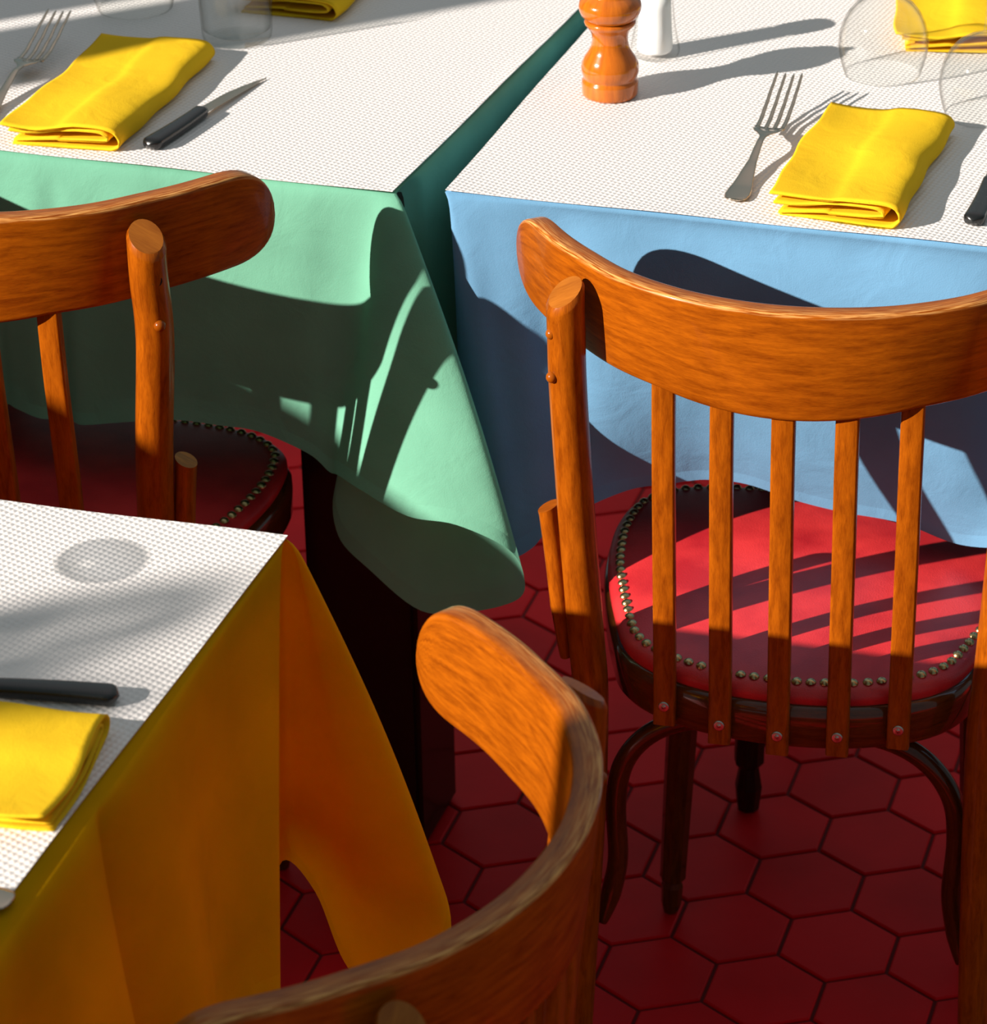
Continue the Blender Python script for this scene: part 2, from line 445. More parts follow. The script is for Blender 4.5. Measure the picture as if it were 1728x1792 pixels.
# green cloth
g = []
for x, z, y in ((-.75, .47, -.03), (-.66, .472, -.012), (-.58, .468, -.03), (-.50, .467, -.014), (-.455, .467, -.03), (-.435, .467, -.012), (-.418, .467, -.02), (-.385, .466, -.032), (-.362, .463, -.018), (-.34, .465, -.032), (-.30, .470, -.026), (-.244, .478, -.02), (-.19, .477, -.017), (-.15, .474, -.014)):
    g.append(((x, 0), (x, y, z), .0))
g += [((-.10, 0), (-.097, -.015, .457), 0),
      ((-.05, 0), (-.074, -.018, .441), -.004),
      ((-.02, 0), (-.058, -.034, .447), -.004),
      ((-.006, 0), (-.020, -.068, .452), .004),
      ((-.002, 0), (.035, -.090, .443), .010),
      ((0, 0), (.088, -.096, .444), .012),
      ((.0, 0), (.140, -.092, .422), .012),
      ((.001, .001), (.152, -.080, .386), .010),
      ((.001, .002), (.138, -.058, .346), .006),
      ((.001, .003), (.085, -.045, .316), .0),
      ((.001, .004), (.027, -.036, .303), .0),
      ((.001, .006), (-.033, -.020, .333), 0),
      ((.001, .008), (-.073, -.002, .358), 0),
      ((.001, .012), (-.080, .014, .405), 0),
      ((.001, .022), (-.050, .034, .44), 0),
      ((.003, .05), (.004, .056, .45), 0)]
for y, dx in ((.09, .018), (.15, .006), (.22, .02), (.3, .008), (.4, .02), (.5, .008), (.6, .018), (.68, .01)): g.append(((.06 * y, y), (.06 * y + dx, y, .47), 0))
for x in (-.02, -.2, -.4, -.6, -.75): g.append(((x, .685), (x, .70, .47)))
for y in (.6, .4, .2, .05): g.append(((-.752, y), (-.77, y, .47)))
drape('green_tablecloth', 'green cotton tablecloth whose corner hangs in a deep fold at the centre', GREEN, (-0.0850, 2.7618), -17.8, g)

# blue cloth
b_ = [((.0115, .4), (.004, .4, .47)), ((.007, .25), (0, .24, .46)), ((.0035, .12), (-.002, .13, .45)), ((0, .04), (.0, .04, .43)),
      ((0, .005), (.012, -.002, .395), 0), ((0, 0), (.040, -.030, .375), .003), ((.010, 0), (.070, -.040, .370), .003), ((.03, 0), (.092, -.028, .379), 0),
      ((.06, 0), (.110, -.010, .400), 0), ((.10, 0), (.140, .020, .410), -.012),
      ((.15, 0), (.175, .050, .418), -.034), ((.20, 0), (.209, .065, .421), -.034), ((.25, 0), (.247, .072, .428), -.034), ((.29, 0), (.290, .070, .430), -.034), ((.34, 0), (.344, .070, .418), -.034),
      ((.39, 0), (.390, .070, .412), -.034), ((.45, 0), (.451, .070, .408), -.034), ((.52, 0), (.512, .070, .392), -.034), ((.60, 0), (.59, .03, .42)),
      ((.72, 0), (.72, -.03, .46)), ((.84, 0), (.84, -.045, .46)), ((.95, 0), (.96, -.03, .44)), ((.952, .2), (.97, .2, .46)), ((.952, .5), (.97, .5, .46)), ((.952, .68), (.96, .70, .44)),
      ((.7, .682), (.7, .70, .46)), ((.3, .682), (.3, .70, .46)), ((.018, .682), (.018, .70, .46)), ((.0155, .55), (.010, .55, .47))]
drape('blue_tablecloth', 'sky blue cotton tablecloth hanging onto the red seat at the right', BLUE, (-0.0383, 2.7646), -17.5, b_)

# yellow cloth
y_ = []
for y, x, z in ((-.95, .03, .46), (-.86, .02, .46), (-.78, .05, .46), (-.70, .035, .455), (-.62, .05, .455), (-.55, .02, .455), (-.505, .058, .45), (-.46, .066, .45), (-.43, .040, .45), (-.412, .004, .45), (-.395, .014, .45), (-.34, .050, .45), (-.295, .038, .447), (-.24, .018, .444)):
    ty_ = y * .98 + .065 * (1 + y / .5 if y > -.5 else 0)
    y_.append(((0, ty_), (x, y, z), .004))
y_ += [((0, -.075), (.028, -.195, .444), .004),
       ((0, -.02), (.040, -.172, .440), .004),
       ((0, -.008), (.024, -.150, .436), .0),
       ((-.001, -.002), (.000, -.090, .430), -.004),
       ((0, 0), (-.024, .015, .427), 0),
       ((0, 0), (.000, .026, .392), 0),
       ((0, 0), (.026, .018, .330), .002),
       ((0, .0), (.070, -.010, .312), .006),
       ((0, .0), (.110, -.015, .345), .010),
       ((0, .0), (.128, .000, .398), .010),
       ((-.001, .001), (.095, .045, .43), .004),
       ((-.01, .002), (.03, .07, .46)),
       ((-.06, .002), (-.05, .05, .47)), ((-.14, .002), (-.14, .025, .475)), ((-.25, .002), (-.25, .04, .475)), ((-.4, .002), (-.4, .02, .475)), ((-.55, .002), (-.55, .04, .475)), ((-.72, .002), (-.74, .02, .46)),
       ((-.722, -.2), (-.745, -.2, .47)), ((-.722, -.6), (-.745, -.6, .47)), ((-.722, -.95), (-.74, -.97, .46)), ((-.5, -.952), (-.5, -.97, .47)), ((-.25, -.952), (-.25, -.97, .47)), ((0, -.952), (.02, -.97, .46))]
drape('yellow_tablecloth', 'golden yellow cotton tablecloth falling in long folds at the lower left', YELLOW, (-0.1532, 2.1170), -16.5, y_, rows=30)

# ------------------------------------------------------------------ embossed paper covers
def paper(name, label, pts, z=.8318, th=.0007, curl=()):
    """pts: corner, far end of edge u, far end of edge v (world xy)"""
    o0, pu, pv = [Vector(p) for p in pts]
    U = pu - o0; V = pv - o0
    bm = bmesh.new(); n_ = 40
    rr = random.Random(hash(label) % 1000 if False else len(label))
    ph = rr.random() * 6
    gv = []
    for i in range(n_ + 1):
        row = []
        for j in range(n_ + 1):
            s, t = i / n_, j / n_
            p = o0 + U * s + V * t
            du = min(s, 1 - s) * U.length; dv = min(t, 1 - t) * V.length
            e = min(du, dv)
            zz = z + .0011 * math.exp(-e / .012) * (math.sin(9 * s * U.length * 3 + 7 * t * V.length * 3 + ph) * .5 + .35)
            row.append((p.x - o0.x, p.y - o0.y, zz))
        gv.append(row)
    topv = [[bm.verts.new(q) for q in row] for row in gv]
    for i in range(n_):
        for j in range(n_):
            bm.faces.new((topv[i][j], topv[i + 1][j], topv[i + 1][j + 1], topv[i][j + 1]))
    o = obj(name, bm, PAPER, smooth=False)
    md = o.modifiers.new('thickness', 'SOLIDIFY'); md.thickness = th; md.offset = 1
    o.location = (o0.x, o0.y, 0)
    tag(o, label, 'paper table cover')
    return o
def dirv(deg, L): return Vector((math.cos(R(deg)) * L, math.sin(R(deg)) * L))
c0 = Vector((-0.0864, 2.7609)); paper('paper_table_cover', 'white embossed paper cover on the green cloth', (c0, c0 + dirv(162.2, .672), c0 + dirv(68.9, .616)))
c0 = Vector((-0.0383, 2.7632)); paper('paper_table_cover', 'white embossed paper cover on the blue cloth', (c0, c0 + dirv(-17.2, .868), c0 + dirv(71.0, .616)))
c0 = Vector((-0.1518, 2.1178)); paper('paper_table_cover', 'white embossed paper cover on the yellow cloth, black knife handle on it', (c0, c0 + dirv(163.8, .635), c0 + dirv(251.6, .84)))
TZ = .8327

# ------------------------------------------------------------------ bistro chair
OUT = [(0, -.094), (.05, -.089), (.1, -.074), (.15, -.046), (.19, -.009), (.22, .024), (.250, .066), (.262, .084)]
def make_chair(seat_post_x=.179):
    dq = seat_post_x - .179
    t = thing('bistro_chair', 'x', 'chair', group=None)
    # crest rail
    pts = [(-x, y, 0) for x, y in reversed(OUT[1:])] + [(x, y, 0) for x, y in OUT]
    path = catmull(pts, 8)
    # arc length
    al = [0]
    for i in range(1, len(path)): al.append(al[-1] + (path[i] - path[i - 1]).length)
    Lt = al[-1]
    # resample densely with extra at the ends
    def atl(s):
        for i in range(1, len(al)):
            if al[i] >= s: break
        k = (s - al[i - 1]) / (al[i] - al[i - 1]); return path[i - 1].lerp(path[i], k)
    er = .050
    ss = [er * (1 - math.cos(math.pi / 2 * k / 12)) for k in range(13)]
    ss = ss + [er + (Lt - 2 * er) * k / 60 for k in range(1, 60)] + [Lt - q for q in reversed(ss)]
    ss[0] = .0004; ss[-1] = Lt - .0004
    rings = []; wearv = []
    TH = .0205
    for s in ss:
        p = atl(s); p2 = atl(min(s + .002, Lt)); p1 = atl(max(s - .002, 0))
        tg = (p2 - p1).normalized(); nrm = Vector((tg.y, -tg.x, 0))   # outward (towards -y)
        e = min(s, Lt - s)
        q = min(e / er, 1); fz = (1 - (1 - q) ** 2.6) ** (1 / 2.6)
        ax = abs(p.x)
        zt = .861; zb = .757 + .010 * min(1, ax / .11) ** 2 + .006 * max(0, (ax - .11) / .1)
        zc = .5 * (zt + zb); hz = max(.5 * (zt - zb) * fz, .0005)
        prof = []
        rd = min(.004, hz * .9)
        # rounded rectangle: start outer bottom -> outer top -> inner top -> inner bottom
        for (sx, sz, a0) in ((0, -1, 180), (0, 1, 90), (1, 1, 0), (1, -1, -90)):
            for k in range(4):
                a = R(a0 + (0 if True else 0) + (0)) 
                ang_ = {(0, -1): 270 - 30 * k, (0, 1): 180 - 30 * k, (1, 1): 90 - 30 * k, (1, -1): 360 - 30 * k}[(sx, sz)]
                cx = (rd if sx == 0 else TH - rd); cz = sz * (hz - rd)
                prof.append((cx + rd * math.cos(R(ang_)), cz + rd * math.sin(R(ang_))))
        ring = []
        for (d, z) in prof:
            zz = zc + z
            lean = .012 * (.861 - zz) / .104
            ring.append(Vector((p.x - nrm.x * d, p.y - nrm.y * d + lean, zz)))
        rings.append(ring)
    bm = bmesh.new(); wl = bm.verts.layers.float.new('wear')
    V_ = loft(bm, rings)
    for vv in V_:
        for k in (4, 5, 6, 7): vv[k][wl] = (0, .8, 1, .6)[k - 4]
    crest = autosmooth(obj('crest_rail', bm, W_A, t), 50)
    # back posts that run down as rear legs
    for sgn in (-1, 1):
        pp = [(.189 + dq, -.02, .003), (.186 + dq, -.015, .1), (.180 + dq, 0, .3), (.179 + dq, .0, .42), (.182 + dq * .95, -.003, .48), (.188 + dq * .6, -.018, .62), (.192, -.030, .74), (.1925, -.035, .80), (.193, -.036, .842)]
        pth = catmull([(sgn * x, y, z) for x, y, z in pp], 6)
        rad = [.0125 + .004 * min(1, p.z / .42) for p in pth]
        n_ = 24; rings = []
        inw = Vector((-sgn * .68, .73, 0))
        for i, (p, tg, x, y) in enumerate(frames(pth, Vector((1, 0, 0)))):
            ring = [p + x * math.cos(2 * math.pi * k / n_) * rad[i] + y * math.sin(2 * math.pi * k / n_) * rad[i] for k in range(n_)]
            rings.append(ring)
        top = rings[-1]; c = pth[-1]
        rings[-1] = [Vector((q.x, q.y, c.z - .008 + .72 * (q - c).dot(inw))) for q in top]
        for ri in range(2, 9):
            rings[-ri] = [Vector((q.x, q.y, min(q.z, c.z - .008 - .0022 * (ri - 1) + .72 * (q - c).dot(inw)))) for q in rings[-ri]]
        # small rounded shoulder and end-grain face
        sh = [c + (q - c) * .86 + Vector((0, 0, .0035)) for q in rings[-1]]
        sh = [Vector((q.x, q.y, q.z)) for q in sh]
        bm = bmesh.new(); V_ = loft(bm, rings + [sh])
        po = obj('back_post', bm, W_A, t); po.data.materials.append(W_END)
        for f in po.data.polygons:
            if len(f.vertices) > 8 and f.center.z > .7: f.material_index = 1
        autosmooth(po, 35)
        outw = Vector((sgn * .70, -.71, 0))
        for zi, zz in enumerate((.803, .762)):
            cpos = Vector((sgn * .1922, -.0335, zz)) + outw * .0158
            bm = bmesh.new()
            bmesh.ops.create_uvsphere(bm, u_segments=16, v_segments=10, radius=.0052)
            bm.loops.layers.uv.verify()
            for v in bm.verts: v.co = v.co + cpos
            bo = obj('wooden_plug', bm, W_A, po); bo['zi'] = zi
    # slats
    for x in (-.1055, -.053, 0, .053, .1055):
        yo = [q for q in OUT]; ax = abs(x)
        ytop = -.094 + .020 * (ax / .1) ** 2 + .0115 + .010
        ybot = -.047 + .017 * (ax / .1) ** 2 - .003
        zb = .418 if ax > .08 else (.413 if ax > .03 else .411)
        xb = x * .995
        path_ = [Vector((xb, ybot, zb)), Vector((xb, ybot - .001, .47)), Vector((x, (ybot * .55 + ytop * .45), .60)), Vector((x, ytop * .85 + ybot * .15, .70)), Vector((x, ytop, .778))]
        path_ = catmull(path_, 5)
        rings = []
        for p in path_:
            hw, ht, rd = .0100, .0055, .0022
            pr = []
            for sx, sy, a0 in ((1, 1, 0), (-1, 1, 90), (-1, -1, 180), (1, -1, 270)):
                for k in range(3): pr.append((sx * (hw - rd) + rd * math.cos(R(a0 + 45 * k)), sy * (ht - rd) + rd * math.sin(R(a0 + 45 * k))))
            rings.append([Vector((p.x + a, p.y + b2, p.z)) for a, b2 in pr])
        bm = bmesh.new(); loft(bm, rings)
        so = autosmooth(obj('slat', bm, W_A, t), 60)
        bm = bmesh.new()
        prof = [(0, .0012), (.0018, .0008), (.0022, .0002), (.0042, .0012), (.0050, .0006), (.0052, 0)]
        lathe(bm, prof, 16)
        for v in bm.verts: v.co = Vector((v.co.x + x * .995, ybot - .0057 - v.co.z, zb + .020 + v.co.y))
        obj('screw', bm, SCREW, so)
    # seat outline
    half = [(0, -.041), (.05, -.037), (.09, -.026), (.128, -.006), (.153, .022), (.168, .062), (.185, .12), (.197, .18), (.199, .24), (.188, .288), (.155, .32), (.11, .333), (.05, .3365)]
    full = [(x, y, 0) for x, y in half] + [(0, .337, 0)] + [(-x, y, 0) for x, y in reversed(half[1:])]
    ol = catmull(full, 8, True)
    cen = Vector((0, .15, 0))
    n_ = len(ol)
    def offs(d):
        out = []
        for i in range(n_):
            tg = (ol[(i + 1) % n_] - ol[i - 1]).normalized(); nr = Vector((tg.y, -tg.x, 0))
            out.append(ol[i] + nr * d)
        return out
    prof = [(-.030, .414), (-.001, .412), (.002, .416), (.003, .440), (.0025, .450), (-.001, .4545), (-.007, .456), (-.030, .456)]
    rings = []
    offr = [(offs(d), z) for d, z in prof]
    rings = [[Vector((offr[k][0][i].x, offr[k][0][i].y, offr[k][1])) for k in range(len(prof))] for i in range(n_)]
    bm = bmesh.new(); loft(bm, rings, closed_path=True)
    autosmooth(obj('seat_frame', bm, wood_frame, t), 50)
    # leather cushion
    bm = bmesh.new()
    prof = [(0, .455), (.002, .460), (.0015, .466), (-.003, .4705), (-.008, .4725)]
    edge = [[bm.verts.new(Vector((q.x, q.y, z))) for q in offs(d - .003)] for d, z in prof]
    base = offs(-.011)
    lay = []
    for fr_ in (.96, .9, .8, .65, .5, .33, .16):
        zz = .4735 + .013 * (1 - fr_ ** 2.2)
        lay.append([bm.verts.new(Vector((cen.x + (q.x - cen.x) * fr_, cen.y + (q.y - cen.y) * fr_, zz))) for q in base])
    allr = edge + lay
    for a, b2 in zip(allr, allr[1:]):
        for i in range(n_):
            j = (i + 1) % n_
            bm.faces.new((a[i], b2[i], b2[j], a[j]))
    bm.faces.new(allr[-1])
    cu = obj('seat_cushion', bm, LEATHER, t)
    # brass nails round the rim
    rim = offs(-.013); tot = [0]
    for i in range(1, n_ + 1): tot.append(tot[-1] + (rim[i % n_] - rim[i - 1]).length)
    NN = 97
    bm = bmesh.new()
    lathe(bm, [(0, .0034), (.002, .0031), (.0037, .0020), (.0048, .0006), (.005, -.0004)], 12)
    for v in bm.verts: v.co = v.co
    proto = None
    for k in range(NN):
        d = tot[-1] * k / NN
        i = max(j for j in range(len(tot)) if tot[j] <= d + 1e-9)
        i = min(i, n_ - 1)
        f_ = (d - tot[i]) / max(tot[i + 1] - tot[i], 1e-6)
        p = rim[i].lerp(rim[(i + 1) % n_], f_)
        if proto is None: proto = obj('brass_nail', bm, BRASS, cu); o_ = proto
        else:
            o_ = proto.copy(); C.objects.link(o_); o_.parent = cu
        o_.location = (p.x + rnd.uniform(-.0003, .0003), p.y + rnd.uniform(-.0003, .0003), .4733)
        tl = (cen - p); tl.z = 0; tl.normalize()
        o_.rotation_euler = (rnd.uniform(-.05, .05) + tl.y * .18 * -1 * -1, -tl.x * .18, rnd.random() * 6)
    # bentwood hoop below the seat
    hp = [(-.170, .01, .16), (-.163, .02, .19), (-.157, .022, .23), (-.159, .022, .29), (-.152, .022, .335), (-.128, .022, .370), (-.09, .022, .390), (-.035, .022, .3955)]
    hp = hp + [(0, .022, .396)] + [(-x, y, z) for x, y, z in reversed(hp)]
    bm = bmesh.new(); pth = catmull(hp, 6)
    tube(bm, pth, [.0098 * min(1, .45 + i * .1, .45 + (len(pth) - 1 - i) * .1) for i in range(len(pth))], 16, refup=Vector((0, 1, 0)))
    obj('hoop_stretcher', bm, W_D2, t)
    # short pegs beside the posts
    for sgn in (-1, 1):
        bm = bmesh.new()
        pth = catmull([(sgn * (.203 + dq), .006, .455), (sgn * (.206 + dq), .004, .50), (sgn * (.211 + dq), .002, .56), (sgn * (.2165 + dq), .0, .612)], 5)
        rad = [.006 + .0052 * min(1, i / 6) for i in range(len(pth))]
        rings = []
        for i, (p, tg, x, y) in enumerate(frames(pth, Vector((1, 0, 0)))):
            rings.append([p + x * math.cos(2 * math.pi * k / 16) * rad[i] * .85 + y * math.sin(2 * math.pi * k / 16) * rad[i] for k in range(16)])
        c = pth[-1]
        rings[-1] = [Vector((q.x, q.y, c.z - sgn * .5 * (q.x - c.x))) for q in rings[-1]]
        loft(bm, rings); autosmooth(obj('hip_brace', bm, W_A, t), 45)
    # front legs
    for sgn in (-1, 1):
        bm = bmesh.new()
        x0, x1 = (.128, .1455) if sgn < 0 else (.150, .168)
        zs = [(.412, .0165), (.30, .0165), (.15, .0150), (.052, .0135), (.044, .0135), (.040, .0095), (.034, .0115), (.012, .0105), (.002, .008)]
        pth = [Vector((sgn * (x0 + (x1 - x0) * (1 - z / .42)), .262, z)) for z, r_ in zs]
        tube(bm, pth, [r_ for z, r_ in zs], 8)
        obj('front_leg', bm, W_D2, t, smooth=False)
    return t
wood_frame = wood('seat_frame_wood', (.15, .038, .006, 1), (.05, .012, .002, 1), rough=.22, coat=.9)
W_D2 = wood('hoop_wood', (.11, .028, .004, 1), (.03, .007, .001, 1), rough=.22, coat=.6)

A = make_chair()
A['label'] = 'wooden bistro chair with red leather seat and brass nails, pushed under the blue cloth'
Cc = dup(A); B = make_chair(.163)
A.location = (.260, 2.516, 0); A.rotation_euler = (0, 0, R(-12.9))
B['label'] = 'wooden bistro chair at the green cloth, seen from behind at the left'
B.location = (-.475, 2.685, 0); B.rotation_euler = (0, 0, R(-16.3)); B.scale = (1.033,) * 3
Cc['label'] = 'wooden bistro chair in the foreground, its curved back cut off by the lower edge'
Cc.location = (-.034, 1.713, 0); Cc.rotation_euler = (0, 0, R(72.5))
for ch in (A, B, Cc): ch['category'] = 'chair'; ch['group'] = 'bistro chairs around the tables'
# the left chair has lost one plug: a dark hole is left
for po in B.children:
    if po.name.startswith('back_post'):
        for bo in list(po.children):
            if bo.get('zi') == 0 and bo.data.vertices[0].co.x > 0:
                me = bpy.data.meshes.new('plug_hole'); bm = bmesh.new()
                lathe(bm, [(0, .0002), (.0046, .0004), (.0052, -.001)], 18)
                outw = Vector((.70, -.71, 0)); q = outw.to_track_quat('Z', 'Y')
                for v in bm.verts: v.co = q @ v.co + Vector((.1922, -.0335, .803)) + outw * .0171
                bmesh.ops.recalc_face_normals(bm, faces=bm.faces[:])
                bm.to_mesh(me); bm.free(); me.materials.append(HOLE)
                bo.data = me; bo.name = 'plug_hole'; bo['label'] = 'dark empty plug hole'
for o in list(bpy.data.objects):
    if 'zi' in o: del o['zi']

# ------------------------------------------------------------------ napkins
def napkin(name, label, loc, deg, Wd, L, seed=0, group='folded yellow napkins'):
    rr = random.Random(seed)
    bm = bmesh.new()
    th = .0011
    def sheet(pl, y0, y1, ph, ampz):
        pl = catmull([(x, 0, z) for x, z in pl], 7)
        ny = 40; N = len(pl); front = []
        for j in range(ny + 1):
            yy = y0 + (y1 - y0) * j / ny
            row = []
            for i, p in enumerate(pl):
                lift = max(0, p.z) / .02
                dz = ampz * lift * (math.sin(yy * 38 + ph + p.x * 22) * .6 + math.sin(yy * 17 + ph * 2) * .8 + .5 * math.sin(p.x * 60 + ph + yy * 9))
                dx = .0022 * lift * math.sin(yy * 30 + ph) + .0012 * math.sin(yy * 70 + ph)
                row.append(Vector((p.x + dx, yy + .003 * math.sin(p.x * 40 + ph) * (1 if j in (0, ny) else .5), max(p.z + dz, .0012))))
            front.append(row)
        # offset along normal for thickness
        up_, lo_ = [], []
        for j in range(ny + 1):
            ru, rl = [], []
            for i in range(N):
                a = front[j][max(i - 1, 0)]; c = front[j][min(i + 1, N - 1)]
                t_ = (c - a).normalized(); nr = Vector((-t_.z, 0, t_.x))
                ru.append(front[j][i] + nr * th); rl.append(front[j][i] - nr * th)
            up_.append(ru); lo_.append(rl)
        rings = [u + list(reversed(l_)) for u, l_ in zip(up_, lo_)]
        loft(bm, rings)
    # outer sheet: loose top edge at the left, round the fold at the right, back along the bottom
    sheet([(-.006, .0200), (.02, .0185), (.05, .0195), (Wd * .55, .0230), (Wd * .8, .0235), (Wd * .93, .0215), (Wd - .002, .0165), (Wd, .010), (Wd - .004, .0042), (Wd - .014, .0018), (Wd * .6, .0015), (.03, .0014), (.006, .0014)], 0, L, rr.random() * 6, .0016)
    sheet([(.004, .0155), (.03, .0140), (Wd * .5, .0175), (Wd * .8, .0190), (Wd * .88, .0165), (Wd * .9, .0125), (Wd * .84, .0095), (Wd * .5, .0072), (.05, .0082), (.008, .0052)], .0015, L - .002, rr.random() * 6, .0010)
    o = obj(name, bm, NAPKIN)
    o.location = (loc[0], loc[1], TZ - .0006); o.rotation_euler = (0, 0, R(deg))
    o.scale = (.934,) * 3
    return tag(o, label, 'napkin', group)
napkin('folded_napkin', 'folded yellow napkin between fork and black knife on the paper over the blue cloth', (0.2525, 2.693), -18, .122, .250, 1).rotation_euler = (0, 0, R(-19.5))
napkin('folded_napkin', 'folded yellow napkin at the upper left on the paper over the green cloth', (-0.4514, 2.897), -17, .121, .268, 5)
napkin('folded_napkin', 'folded yellow napkin on the near paper, cut off by the left edge', (-0.2830, 1.7284), 77, .134, .24, 9)
napkin('folded_napkin', 'folded yellow napkin in the far right corner behind the stem glasses', (0.4138, 3.0962), -8, .125, .19, 12)
napkin('folded_napkin', 'yellow napkin beyond the tumbler at the top edge', (-0.2569, 3.2457), -18, .12, .17, 15)

# ------------------------------------------------------------------ cutlery
def fork(label, loc, deg, L, rise, group='forks', headw=.030):
    """handle end at the origin, tines towards +y and curving up"""
    bm = bmesh.new()
    hz = lambda y: .0030 + .020 * max(0, (y / L - .12) / .42) ** 1.4 * (1 if y / L < .54 else 0)
    def zc(y):
        u = y / L
        pts = [(0, .0030), (.12, .0035), (.30, .010), (.45, .0175), (.54, .0165), (.62, .0115), (.70, .0125), (.80, .0185), (.9, .0265), (1, rise)]
        for (a, za), (b2, zb2) in zip(pts, pts[1:]):
            if u <= b2:
                k = (u - a) / (b2 - a); k = k * k * (3 - 2 * k) * .5 + k * .5
                return za + (zb2 - za) * k
        return rise
    def wid(u):
        pts = [(0, .0078), (.015, .0108), (.05, .0126), (.10, .0118), (.2, .0080), (.32, .0046), (.45, .0034), (.50, .0036), (.535, .0075), (.56, .0128), (.585, headw / 2), (.63, headw / 2)]
        for (a, wa), (b2, wb) in zip(pts, pts[1:]):
            if u <= b2: return wa + (wb - wa) * (u - a) / (b2 - a)
        return headw / 2
    rings = []
    us = [0, .004, .012] + [.02 + .61 * k / 60 for k in range(61)]
    for u in us:
        y = u * L; hw = wid(u); z = zc(y)
        if u == 0: hw *= .5
        if u == .004: hw *= .8
        t_ = .0015 if u < .5 else .0012
        n_ = 14
        cup = .0028 * min(1, max(0, (u - .54) / .05))
        ring = []
        for k in range(n_):
            a = 2 * math.pi * k / n_
            xx = hw * math.cos(a)
            ring.append(Vector((xx, y, z + t_ * math.sin(a) + cup * (xx / (headw / 2)) ** 2)))
        rings.append(ring)
    loft(bm, rings)
    for i in range(4):
        xo = (-1.5 + i) * headw * .282
        rings = []
        for k in range(25):
            u = .615 + (1 - .615) * k / 24; y = u * L
            q = k / 24
            hw = .0026 * (1 - .45 * q) if k < 24 else .0004
            hh = .0013 * (1 - .3 * q)
            z = zc(y) + .0018 * (xo / (headw / 2)) ** 2
            rings.append([Vector((xo * (1 + .04 * math.sin(q * 3)) + hw * math.cos(a), y, z + hh * math.sin(a))) for a in [2 * math.pi * j / 8 for j in range(8)]])
        loft(bm, rings)
    o = obj('fork', bm, STEEL)
    o.location = (loc[0], loc[1], TZ); o.rotation_euler = (0, 0, R(deg))
    o.scale = (.934,) * 3
    return tag(o, label, 'fork', group)
def ang(a, b): return math.degrees(math.atan2(b[1] - a[1], b[0] - a[0])) - 90
fork('steel table fork left of the napkin, by the pepper mill', (0.2212, 2.7217), ang((0.2212, 2.7217), (0.2905, 2.9547)), .262, .034)
fork('steel table fork at the upper left edge', (-0.4860, 2.9400), ang((-0.4860, 2.9400), (-0.4302, 3.1724)), .255, .033)
fork('steel fork cut off at the left edge, only its handle end showing', (-0.2987, 1.6560), 74, .25, .031)

def knife(label, loc, deg, L=.225, group='black handled knives'):
    """butt of the handle at the origin, blade towards +y"""
    t = thing('table_knife', label, 'knife', (loc[0], loc[1], TZ), R(deg), group)
    bm = bmesh.new(); rings = []
    hl = L * .47
    for k in range(31):
        q = k / 30; y = hl * q
        e = min(q / .08, 1); rr_ = math.sqrt(max(1 - (1 - e) ** 2, .0)) if e < 1 else 1
        rr_ = max(rr_, .05)
        hw = (.0105 - .0028 * q) * rr_ * (1 if q < .97 else .85); hh = .0062 * rr_ * (1 if q < .97 else .8)
        xo = .0015 * math.sin(q * 3)
        rings.append([Vector((xo + hw * math.copysign(abs(math.cos(a)) ** .7, math.cos(a)), y, .0064 + hh * math.copysign(abs(math.sin(a)) ** .7, math.sin(a)))) for a in [2 * math.pi * j / 20 for j in range(20)]])
    loft(bm, rings); obj('handle', bm, BLACK, t)
    bm = bmesh.new(); rings = []
    for k in range(29):
        q = k / 28; y = hl - .004 + (L - hl + .004) * q
        # spine straight on -x, edge curves to the tip
        x1 = .0066; x0 = -.0068 + .0130 * max(0, (q - .38) / .62) ** 1.7
        z = .0058 - .0045 * q
        hh = .0009
        rings.append([Vector((x0, y, z + hh)), Vector(((x0 * .4 + x1 * .6), y, z + hh * .8)), Vector((x1, y, z)), Vector(((x0 * .4 + x1 * .6), y, z - hh * .8)), Vector((x0, y, z - hh))])
    loft(bm, rings); autosmooth(obj('blade', bm, STEEL, t), 25)
    t.scale = (.934,) * 3
    return t
knife('black handled knife on the paper over the green cloth, blade pointing to the centre', (-0.3171, 2.8683), ang((-0.3171, 2.8683), (-0.2214, 3.0523)), .222)
knife('black handled knife on the near paper beside the yellow napkin', (-0.2542, 1.8881), ang((-0.2542, 1.8881), (-0.3360, 1.9000)), .225)
knife('black knife handle cut off at the right edge, beyond the napkin', (0.4259, 2.6563), ang((0.4259, 2.6563), (0.4497, 2.7319)), .222)

# ------------------------------------------------------------------ pepper mill and salt shaker
mill = thing('pepper_mill', 'turned orange brown wooden pepper mill standing at the top centre', 'pepper mill', (0.1205, 2.9935, TZ))
bm = bmesh.new()
pf = [(0, 0), (.027, 0), (.0290, .0015), (.0295, .004), (.0295, .015), (.0292, .0165), (.0272, .0185), (.0270, .0195), (.0285, .0215), (.0298, .0265), (.0300, .031), (.0290, .036), (.0262, .042), (.0225, .0475), (.0198, .0535), (.0186, .0595), (.0190, .0655), (.0205, .0700), (.0235, .0745), (.0262, .0775), (.0268, .0795), (.0262, .0815), (.0240, .0822), (0, .0822)]
lathe(bm, pf, 64); obj('body', bm, W_M, mill)
bm = bmesh.new()
pf = [(0, .0824), (.0235, .0824), (.0262, .0838), (.0300, .0875), (.0320, .0925), (.0326, .0965), (.0315, .1015), (.0285, .1055), (.0240, .1085), (.0215, .1105), (.0225, .1130), (.0205, .1160), (.0150, .1185), (.006, .1198), (0, .12)]
lathe(bm, pf, 64); obj('head', bm, W_M, mill)
bm = bmesh.new(); lathe(bm, [(0, .1195), (.003, .1197), (.003, .1225), (.0058, .1235), (.0062, .1265), (.004, .1290), (0, .1295)], 24); obj('metal_knob', bm, STEEL, mill)
